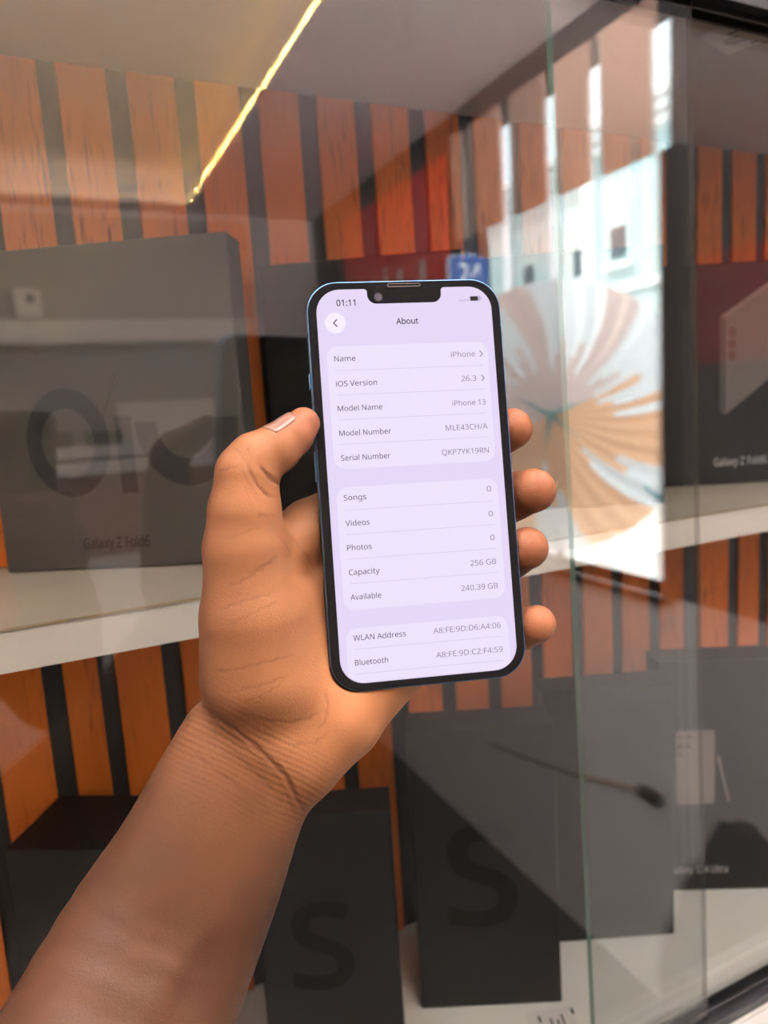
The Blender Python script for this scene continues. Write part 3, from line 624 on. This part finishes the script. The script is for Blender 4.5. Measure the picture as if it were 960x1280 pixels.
EYE = np.array([-47.3, -17.3, 255.3])
GH = 1.0
G0 = np.array([-262., -352., -62.]); G1 = np.array([72., 42., 112.])
GN = np.ceil((G1 - G0) / GH).astype(int) + 1
FLD = np.full(GN, 50.0, np.float32)
AX = [(G0[i] + GH * np.arange(GN[i])).astype(np.float32) for i in range(3)]
def smin(a, b, k):
    if k <= 0: return np.minimum(a, b)
    h = np.maximum(k - np.abs(a - b), 0) / k
    return np.minimum(a, b) - h * h * k * 0.25
def region(lo_, hi_):
    s = [slice(max(0, int((lo_[i] - G0[i]) / GH)), min(GN[i], int((hi_[i] - G0[i]) / GH) + 2)) for i in range(3)]
    g = np.meshgrid(AX[0][s[0]], AX[1][s[1]], AX[2][s[2]], indexing='ij', sparse=True)
    return tuple(s), g
def seg_t(g, a, b):
    d = [b[i] - a[i] for i in range(3)]; dd = sum(x * x for x in d)
    t = ((g[0] - a[0]) * d[0] + (g[1] - a[1]) * d[1] + (g[2] - a[2]) * d[2]) / dd
    return np.clip(t, 0, 1), d
def cap_d(g, a, b):
    t, d = seg_t(g, a, b)
    q = [(g[i] - a[i] - t * d[i]) for i in range(3)]
    return np.sqrt(q[0] ** 2 + q[1] ** 2 + q[2] ** 2) - (a[3] + (b[3] - a[3]) * t)
def add_chain(pts, k, fld, kin=1.5):
    P_ = np.array(pts); m = P_[:, 3].max() + 14
    s, g = region(P_[:, :3].min(0) - m, P_[:, :3].max(0) + m)
    dd = None
    for a, b in zip(pts, pts[1:]):
        c = cap_d(g, a, b); dd = c if dd is None else smin(dd, c, kin)
    fld[s] = smin(fld[s], dd.astype(np.float32), k)
# forearm: elliptical stations
wd = np.array(FWDIR)
FA_ = np.array(FOREARM); FS = []
for i in range(len(FA_) - 1):
    p0, p1, p2, p3 = FA_[max(i - 1, 0)], FA_[i], FA_[i + 1], FA_[min(i + 2, len(FA_) - 1)]
    for k in range(4):
        t = k / 4; FS.append(.5 * ((2 * p1) + (p2 - p0) * t + (2 * p0 - 5 * p1 + 4 * p2 - p3) * t * t + (3 * p1 - p0 - 3 * p2 + p3) * t ** 3))
FS.append(FA_[-1])
for a, b in zip(FS, FS[1:]):
    A, B = np.array(a[:3]), np.array(b[:3]); u = (B - A) / np.linalg.norm(B - A)
    w = wd - u * wd.dot(u); w /= np.linalg.norm(w); v = np.cross(u, w)
    m = 60
    s, g = region(np.minimum(A, B) - m, np.maximum(A, B) + m)
    t, d = seg_t(g, a, b)
    q = [(g[i] - a[i] - t * d[i]) for i in range(3)]
    rw = a[3] + (b[3] - a[3]) * t; rv = a[4] + (b[4] - a[4]) * t
    qw = sum(q[i] * w[i] for i in range(3)) / rw; qv = sum(q[i] * v[i] for i in range(3)) / rv; qu = sum(q[i] * u[i] for i in range(3)) / rv
    dd = (np.sqrt(qw ** 2 + qv ** 2 + qu ** 2) - 1) * np.minimum(rw, rv)
    FLD[s] = smin(FLD[s], dd.astype(np.float32), 1.0)
add_chain(TENDON, 8, FLD)
for nm in ('heel', 'palm1', 'palm2', 'palm3', 'hypo', 'hypo2', 'thenar2', 'thenar', 'web', 'thumb_prox'):
    add_chain(HAND_CAPS[nm][0], HAND_CAPS[nm][1], FLD)
add_chain(HAND_CAPS['thumb_dist'][0], HAND_CAPS['thumb_dist'][1], FLD)
FF = np.full(GN, 50.0, np.float32)
for f in FINGERS: add_chain(f, 0.4, FF, 3.0)
FLD = smin(FLD, FF, 4.0); del FF
# the phone presses into the skin: the skin stops at its surface
s, g = region((-50, -86, -20), (50, 86, 12))
q = [np.abs(g[0]) - (35.75 - 9), np.abs(g[1]) - (73.35 - 9)]
rr = np.sqrt(np.maximum(q[0], 0) ** 2 + np.maximum(q[1], 0) ** 2) + np.minimum(np.maximum(q[0], q[1]), 0) - 9
zz = np.abs(g[2] + 3.8) - 3.9
pb = np.maximum(rr, zz)
FLD[s] = np.maximum(FLD[s], (0.12 - pb).astype(np.float32)); del pb, rr, zz

def surface_nets(F):
    ins = F < 0
    c = np.zeros(tuple(n - 1 for n in F.shape), np.uint8)
    off = [(i, j, k) for i in (0, 1) for j in (0, 1) for k in (0, 1)]
    N = c.shape
    def cut(A, o): return A[o[0]:o[0] + N[0], o[1]:o[1] + N[1], o[2]:o[2] + N[2]]
    for o in off: c += cut(ins, o)
    cells = np.argwhere((c > 0) & (c < 8))
    idx = np.full(N, -1, np.int32); idx[tuple(cells.T)] = np.arange(len(cells))
    val = {o: F[cells[:, 0] + o[0], cells[:, 1] + o[1], cells[:, 2] + o[2]].astype(float) for o in off}
    acc = np.zeros((len(cells), 3)); cnt = np.zeros(len(cells))
    for o in off:
        for ax_ in range(3):
            if o[ax_]: continue
            p = list(o); p[ax_] = 1; p = tuple(p)
            a, b = val[o], val[p]; m = (a < 0) != (b < 0)
            t = np.where(m, a / np.where(m, a - b, 1), 0)
            pt = np.array(o, float)[None, :].repeat(len(cells), 0); pt[:, ax_] += t
            acc[m] += pt[m]; cnt[m] += 1
    V = (cells + acc / cnt[:, None])
    faces = []
    for ax_ in range(3):
        u, v = (ax_ + 1) % 3, (ax_ + 2) % 3
        sl = [slice(None)] * 3; sl2 = [slice(None)] * 3
        sl[ax_] = slice(0, -1); sl2[ax_] = slice(1, None)
        A, B = ins[tuple(sl)], ins[tuple(sl2)]
        e = np.argwhere(A != B)
        e = e[(e[:, u] > 0) & (e[:, v] > 0) & (e[:, u] < F.shape[u] - 1) & (e[:, v] < F.shape[v] - 1)]
        flip = A[tuple(e.T)]
        du = np.zeros(3, int); du[u] = 1; dv = np.zeros(3, int); dv[v] = 1
        qd = np.stack([idx[tuple((e - du - dv).T)], idx[tuple((e - dv).T)], idx[tuple(e.T)], idx[tuple((e - du).T)]], 1)
        qd[~flip] = qd[~flip][:, ::-1]
        faces.append(qd)
    return V, np.concatenate(faces)
V, Q = surface_nets(FLD)
V = G0 + V * GH
def quads_normals(V, Q):
    n = np.cross(V[Q[:, 2]] - V[Q[:, 0]], V[Q[:, 3]] - V[Q[:, 1]])
    N = np.zeros_like(V)
    for k in range(4): np.add.at(N, Q[:, k], n)
    return N / np.maximum(np.linalg.norm(N, axis=1, keepdims=True), 1e-9)
def edges_of(Q):
    E = np.sort(np.concatenate([Q[:, [0, 1]], Q[:, [1, 2]], Q[:, [2, 3]], Q[:, [3, 0]]]), axis=1)
    return np.unique(E, axis=0, return_inverse=True)
def relax(V, Q, it, lam=.5):
    E, _ = edges_of(Q)
    deg = np.zeros(len(V)); np.add.at(deg, E[:, 0], 1); np.add.at(deg, E[:, 1], 1)
    for k in range(it):
        for l_ in (lam, -lam * 1.03):
            S = np.zeros_like(V); np.add.at(S, E[:, 0], V[E[:, 1]]); np.add.at(S, E[:, 1], V[E[:, 0]])
            V = V + l_ * (S / deg[:, None] - V)
    return V
V = relax(V, Q, 4)
# one level of subdivision where the skin is in view
E, inv = edges_of(Q); inv = inv.reshape(4, -1); nv = len(V)
mid = (V[E[:, 0]] + V[E[:, 1]]) / 2; cen = V[Q].mean(1)
V = np.concatenate([V, mid, cen]); m_ = inv + nv; c_ = nv + len(E) + np.arange(len(Q))
Q = np.concatenate([np.stack([Q[:, 0], m_[0], c_, m_[3]], 1), np.stack([m_[0], Q[:, 1], m_[1], c_], 1), np.stack([c_, m_[1], Q[:, 2], m_[2]], 1), np.stack([m_[3], c_, m_[2], Q[:, 3]], 1)])
V = relax(V, Q, 2)
N = quads_normals(V, Q)
# creases of palm, thumb and wrist: grooves in the skin
toe = V - EYE; facing = -(toe * N).sum(1) / np.linalg.norm(toe, axis=1)
pv = EYE[None] + toe * ((8 - EYE[2]) / np.minimum(toe[:, 2], -1))[:, None]
XY = pv[:, :2]
cre = np.zeros(len(V)); dep = np.zeros(len(V))
def polyd(XY, P_):
    d = np.full(len(XY), 1e9); tt = np.zeros(len(XY)); n = len(P_) - 1
    for i in range(n):
        a, b = np.array(P_[i]), np.array(P_[i + 1]); e = b - a
        t = np.clip(((XY - a) @ e) / (e @ e), 0, 1)
        q = np.linalg.norm(XY - a - t[:, None] * e, axis=1)
        m = q < d; d[m] = q[m]; tt[m] = (i + t[m]) / n
    return d, tt
ok = (facing > 0.05) & (V[:, 2] > -40)
ids = np.nonzero(ok)[0]
wob = .25 * np.sin(XY[ids] * 1.7 + XY[ids][:, ::-1] * .9)
for P_, dpt, wid in CREASES:
    P_ = np.array(P_); lo_, hi_ = P_.min(0) - 4, P_.max(0) + 4
    m = ((XY[ids] > lo_) & (XY[ids] < hi_)).all(1); k = ids[m]
    if not len(k): continue
    d, tt = polyd(XY[k] + wob[m], P_)
    env = np.clip(np.minimum(tt, 1 - tt) * 6, 0, 1)
    gsn = np.exp(-(d / (wid * .55)) ** 2) * env
    bul = np.exp(-((d - wid * 1.6) / (wid * .9)) ** 2) * env * (.10 if dpt >= .75 else 0)
    dep[k] += -dpt * (.42 if dpt >= .75 or wid > 1.05 else .24) * gsn + dpt * bul
    cre[k] = np.maximum(cre[k], gsn * min(1, .25 + dpt * .65))
# fine wrist wrinkles that run with the wrist crease
wc = np.array(CREASES[0][0])
m = (np.abs(XY[ids][:, 0] + 66) < 42) & (XY[ids][:, 1] < -60) & (XY[ids][:, 1] > -150); k = ids[m]
d, tt = polyd(XY[k], wc)
aw = np.array(FOREARM[1][:3]) - np.array(FOREARM[0][:3]); aw = aw[:2] / np.linalg.norm(aw[:2])
along = (XY[k] - wc[len(wc) // 2]) @ aw
fade = np.clip(1 - np.abs(along - 6) / 26, 0, 1) * np.clip(1 - d / 34, 0, 1)
wv = np.sin(along * 3.3 + 1.1 * np.sin(XY[k][:, 0] * .23) + .8 * np.sin(XY[k][:, 1] * .31))
dep[k] += .09 * wv * fade
cre[k] = np.maximum(cre[k], .16 * fade * np.clip(-wv, 0, 1))
V = V + N * dep[:, None]
# skin tone: paler palm, darker back of the hand and forearm, warm fingertips
fa, fb = np.array(FOREARM[0][:3]), np.array(FOREARM[2][:3])
ua = (fb - fa) / np.linalg.norm(fb - fa)
sa = (V - fa) @ ua                                      # mm below the wrist
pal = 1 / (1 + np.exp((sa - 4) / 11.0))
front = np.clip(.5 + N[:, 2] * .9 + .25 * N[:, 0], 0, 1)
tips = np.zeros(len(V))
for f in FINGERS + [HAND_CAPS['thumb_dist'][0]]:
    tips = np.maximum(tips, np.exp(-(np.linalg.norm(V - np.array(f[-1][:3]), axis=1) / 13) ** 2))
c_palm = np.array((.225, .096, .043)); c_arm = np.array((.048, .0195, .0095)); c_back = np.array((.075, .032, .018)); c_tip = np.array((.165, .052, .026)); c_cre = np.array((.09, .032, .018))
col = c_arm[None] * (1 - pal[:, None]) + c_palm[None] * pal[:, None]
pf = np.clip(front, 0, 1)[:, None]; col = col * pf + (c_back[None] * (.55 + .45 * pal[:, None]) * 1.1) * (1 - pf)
hyp = np.clip((V[:, 0] + 62) / 30, 0, 1) * np.clip((-38 - V[:, 1]) / 25, 0, 1) * pal  # heel of the palm: paler skin, plus window-side brightness put into the colour
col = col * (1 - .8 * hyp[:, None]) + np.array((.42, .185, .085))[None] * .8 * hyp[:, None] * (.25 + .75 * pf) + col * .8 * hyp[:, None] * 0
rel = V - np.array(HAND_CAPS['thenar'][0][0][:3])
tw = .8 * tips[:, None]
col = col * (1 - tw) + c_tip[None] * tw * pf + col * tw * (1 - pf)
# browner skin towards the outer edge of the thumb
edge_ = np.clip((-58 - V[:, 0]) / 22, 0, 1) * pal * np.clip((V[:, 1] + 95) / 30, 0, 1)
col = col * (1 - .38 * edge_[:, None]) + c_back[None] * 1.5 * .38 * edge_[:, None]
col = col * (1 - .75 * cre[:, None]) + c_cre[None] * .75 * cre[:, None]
# the rest of the photographer, behind the camera: head, neck and right arm join the same skin mesh
def to_L(P_):
    W_ = (np.array(CAM_R) @ np.asarray(P_, float).T).T
    return (W_ * .001 - np.array(PT)) @ np.array(PR) * 1000
def new_grid(g0, g1, h):
    global G0, G1, GH, GN, AX
    G0, G1, GH = np.array(g0, float), np.array(g1, float), h
    GN = np.ceil((G1 - G0) / GH).astype(int) + 1
    AX = [(G0[i] + GH * np.arange(GN[i])).astype(np.float32) for i in range(3)]
    return np.full(GN, 80.0, np.float32)
FLD_HAND, G0_HAND, GH_HAND = FLD, G0, GH
HC = np.array((-150., 75., 215.))
def hp_(x, y, z, r): return (HC[0] + x, HC[1] + y, HC[2] + z, r)
F2 = new_grid((-330, -400, -30), (190, 215, 345), 3.0)
add_chain([hp_(0, 30, 22, 78), hp_(0, 18, -12, 74)], 10, F2)                                      # skull
add_chain([hp_(0, -20, -25, 58), hp_(0, -62, -48, 34)], 24, F2)                                   # jaw, chin
add_chain([hp_(0, 12, -86, 8), hp_(0, -16, -99, 11)], 9, F2)                                      # nose
for sx in (-1, 1):
    add_chain([hp_(sx * 9, -18, -92, 6.5), hp_(sx * 11, -18, -88, 6)], 6, F2)
    add_chain([hp_(sx * 14, 20, -82, 8), hp_(sx * 44, 18, -70, 8)], 10, F2)                       # brow
    add_chain([hp_(sx * 32, 2, -68, 12), hp_(sx * 33, 2, -68.5, 12)], 4, F2)                      # eye
    add_chain([hp_(sx * 76, 14, 4, 9), hp_(sx * 80, -14, 0, 7), hp_(sx * 74, -26, -2, 6)], 5, F2) # ear
    add_chain([hp_(sx * 38, -18, -60, 16), hp_(sx * 46, -8, -48, 16)], 16, F2)                    # cheek
add_chain([hp_(-20, -38, -84, 5), hp_(0, -36, -91, 6.5), hp_(20, -38, -84, 5)], 4, F2)            # lips
add_chain([hp_(-17, -45, -82, 5), hp_(0, -46, -89, 7), hp_(17, -45, -82, 5)], 4, F2)
add_chain([hp_(0, -50, 18, 56), hp_(0, -150, 40, 60)], 20, F2)                                    # neck
RA = [(22, -104, 12, 20), (30, -150, 34, 24), (70, -235, 110, 34), (105, -325, 185, 43)]
add_chain(RA, 12, F2, 10)
add_chain([(20, -70, 8, 13), (24, -112, 14, 19)], 12, F2)
for k_, (y0, tipx) in enumerate(((-62, -34), (-80, -40), (-97, -36), (-112, -24))):
    add_chain([(24, y0, 8, 9.5), (14, y0 + 1, -9, 8.8), (-12, y0 + 2, -9, 8.2), (tipx, y0 + 1, -6.5, 7.2)], 3, F2, 4)
add_chain([(22, -92, 18, 12), (10, -66, 22, 10), (-8, -50, 19.5, 8.2)], 6, F2, 4)                 # thumb on the screen side
V2, Q2 = surface_nets(F2); V2 = relax(G0 + V2 * GH, Q2, 3); V2 = to_L(V2)
FLD, G0, GH = FLD_HAND, G0_HAND, GH_HAND
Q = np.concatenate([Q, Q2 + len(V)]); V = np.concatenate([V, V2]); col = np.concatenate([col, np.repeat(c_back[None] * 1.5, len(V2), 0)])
me = bpy.data.meshes.new('person')
me.vertices.add(len(V)); me.vertices.foreach_set('co', (V * .001).astype(np.float32).ravel())
me.loops.add(Q.size); me.loops.foreach_set('vertex_index', Q.astype(np.int32).ravel())
me.polygons.add(len(Q)); me.polygons.foreach_set('loop_start', np.arange(0, Q.size, 4, dtype=np.int32))
me.polygons.foreach_set('use_smooth', np.ones(len(Q), bool))
me.update(); me.validate()
at = me.color_attributes.new('skin_tone', 'FLOAT_COLOR', 'POINT')
at.data.foreach_set('color', np.concatenate([col, np.ones((len(V), 1))], 1).astype(np.float32).ravel())
M_skin = bpy.data.materials.new('skin'); M_skin.use_nodes = True
nt = M_skin.node_tree; b = nt.nodes['Principled BSDF']; LK = nt.links.new
ca = nt.nodes.new('ShaderNodeVertexColor'); ca.layer_name = 'skin_tone'
tc = nt.nodes.new('ShaderNodeTexCoord')
n1 = nt.nodes.new('ShaderNodeTexNoise'); n1.inputs['Scale'].default_value = 45; n1.inputs['Detail'].default_value = 5
n2 = nt.nodes.new('ShaderNodeTexVoronoi'); n2.inputs['Scale'].default_value = 1100; n2.feature = 'DISTANCE_TO_EDGE'
n3 = nt.nodes.new('ShaderNodeTexNoise'); n3.inputs['Scale'].default_value = 900; n3.inputs['Detail'].default_value = 3
for n in (n1, n2, n3): LK(tc.outputs['Object'], n.inputs['Vector'])
mr = nt.nodes.new('ShaderNodeMapRange'); mr.inputs[1].default_value = .3; mr.inputs[2].default_value = .7; mr.inputs[3].default_value = .86; mr.inputs[4].default_value = 1.12
LK(n1.outputs[0], mr.inputs[0])
vm = nt.nodes.new('ShaderNodeVectorMath'); vm.operation = 'SCALE'; LK(ca.outputs[0], vm.inputs[0]); LK(mr.outputs[0], vm.inputs['Scale'])
LK(vm.outputs[0], b.inputs['Base Color'])
b.inputs['Roughness'].default_value = .5; b.inputs['Specular IOR Level'].default_value = .18
b.inputs['Subsurface Weight'].default_value = .12; b.inputs['Subsurface Radius'].default_value = (1, .35, .2); b.inputs['Subsurface Scale'].default_value = .002
b1_ = nt.nodes.new('ShaderNodeBump'); b1_.inputs['Strength'].default_value = .35; b1_.inputs['Distance'].default_value = .0002; LK(n2.outputs[0], b1_.inputs['Height'])
b2_ = nt.nodes.new('ShaderNodeBump'); b2_.inputs['Strength'].default_value = .3; b2_.inputs['Distance'].default_value = .0002; LK(n3.outputs[0], b2_.inputs['Height'])
n4 = nt.nodes.new('ShaderNodeTexVoronoi'); n4.inputs['Scale'].default_value = 520; n4.feature = 'DISTANCE_TO_EDGE'; LK(tc.outputs['Object'], n4.inputs['Vector'])
mc = nt.nodes.new('ShaderNodeMapRange'); mc.inputs[2].default_value = .06; LK(n4.outputs[0], mc.inputs[0])
b0_ = nt.nodes.new('ShaderNodeBump'); b0_.inputs['Strength'].default_value = .13; b0_.inputs['Distance'].default_value = .0003; LK(mc.outputs[0], b0_.inputs['Height'])
LK(b0_.outputs[0], b1_.inputs['Normal']); LK(b1_.outputs[0], b2_.inputs['Normal']); LK(b2_.outputs[0], b.inputs['Normal'])
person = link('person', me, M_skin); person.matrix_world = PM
tag(person, 'person in a dark T-shirt holding out the smartphone with the left hand', 'person')
# thumbnail
TD = HAND_CAPS['thumb_dist'][0]
na, nb = np.array(TD[2][:3]), np.array(TD[4][:3])
ud = (nb - na) / np.linalg.norm(nb - na)
up_ = np.array((-.62, .62, .48)); up_ -= ud * up_.dot(ud); up_ /= np.linalg.norm(up_); sd = np.cross(ud, up_)
def sdf_at(p):
    i = (p - G0) / GH; k = np.floor(i).astype(int); f = i - k; v = 0
    for o in ((x, y, z) for x in (0, 1) for y in (0, 1) for z in (0, 1)):
        v += FLD[k[0] + o[0], k[1] + o[1], k[2] + o[2]] * np.prod([f[j] if o[j] else 1 - f[j] for j in range(3)])
    return v
nl = bmesh.new(); rows = []
NU, NV = 12, 10
for i in range(NU + 1):
    u = i / NU; row = []
    for j in range(NV + 1):
        v_ = (j / NV - .5) * 2
        hw = 46 * (1 - .10 * (1 - u)) * (1 if u < .8 else math.sqrt(max(1 - ((u - .8) / .2) ** 2 * .75, 0)))
        an = math.radians(v_ * hw); d = up_ * math.cos(an) + sd * math.sin(an)
        c = na + ud * (1.6 - 1.0 * (1 - v_ * v_) * (1 - u) * 1.0 + u * 10.2)
        r_ = 2.0
        for _ in range(60):
            q = sdf_at(c + d * r_)
            if q > -.01: break
            r_ += max(-q * .8, .04)
        row.append(nl.verts.new(Vector((c + d * (r_ + .16 + .20 * u)) * .001)))
    rows.append(row)
for a_, b_ in zip(rows, rows[1:]):
    for j in range(NV): nl.faces.new((a_[j], a_[j + 1], b_[j + 1], b_[j]))
bmesh.ops.recalc_face_normals(nl, faces=nl.faces[:])
bmesh.ops.solidify(nl, geom=nl.faces[:], thickness=.00035)
M_nail = mat('fingernail', (.20, .10, .075, 1), .3, spec=.6)
obj('thumbnail', nl, M_nail, person, True)

def sdf_obj(name, F, m, it=3):
    global G0, GH
    v_, q_ = surface_nets(F); v_ = to_L(relax(G0 + v_ * GH, q_, it)) * .001
    me_ = bpy.data.meshes.new(name); me_.from_pydata(v_.tolist(), [], q_.tolist()); me_.update()
    for p_ in me_.polygons: p_.use_smooth = True
    return link(name, me_, m, person)
EL = np.array(FOREARM[-1][:3]) * .001
ELC = (np.array(CAM_R).T @ (np.array(PR) @ EL + np.array(PT))) * 1000
F3 = new_grid((-480, -720, -230), (230, -20, 400), 5.0)
SHL, SHR = (-300, -140, 235, 62), (20, -150, 240, 62)
add_chain([(-235, -170, 245, 78), (-45, -170, 245, 78)], 30, F3)
add_chain([(-140, -100, 240, 66), (-140, -130, 240, 80)], 40, F3)
for sx in (-1, 1): add_chain([(-140 + sx * 75, -200, 245, 88), (-140 + sx * 55, -420, 240, 88), (-140 + sx * 60, -700, 240, 95)], 40, F3)
add_chain([SHL, (ELC[0] - 10, ELC[1] + 30, ELC[2] + 70, 54), (ELC[0] - 4, ELC[1] + 8, ELC[2] + 14, 50)], 26, F3)
add_chain([SHR, (95, -300, 215, 56), (100, -322, 180, 50), (52, -195, 72, 36), (36, -165, 45, 32)], 26, F3)
sdf_obj('shirt', F3, mat('dark_shirt_cloth', (.004, .0042, .005, 1), .9, spec=.1, bump=(300, .3)))
F4 = new_grid((-260, -20, 110), (-40, 200, 345), 4.0)
add_chain([hp_(0, 33, 26, 82), hp_(0, 24, -4, 77)], 4, F4)
s_, g_ = region(G0, G1); F4[s_] = np.maximum(F4[s_], (-(g_[1] - (HC[1] + 18 - .55 * (g_[2] - HC[2])))).astype(np.float32) * .9)
sdf_obj('hair', F4, mat('short_black_hair', (.006, .006, .006, 1), .8, bump=(500, .8)), 2)
G0, GH = G0_HAND, GH_HAND
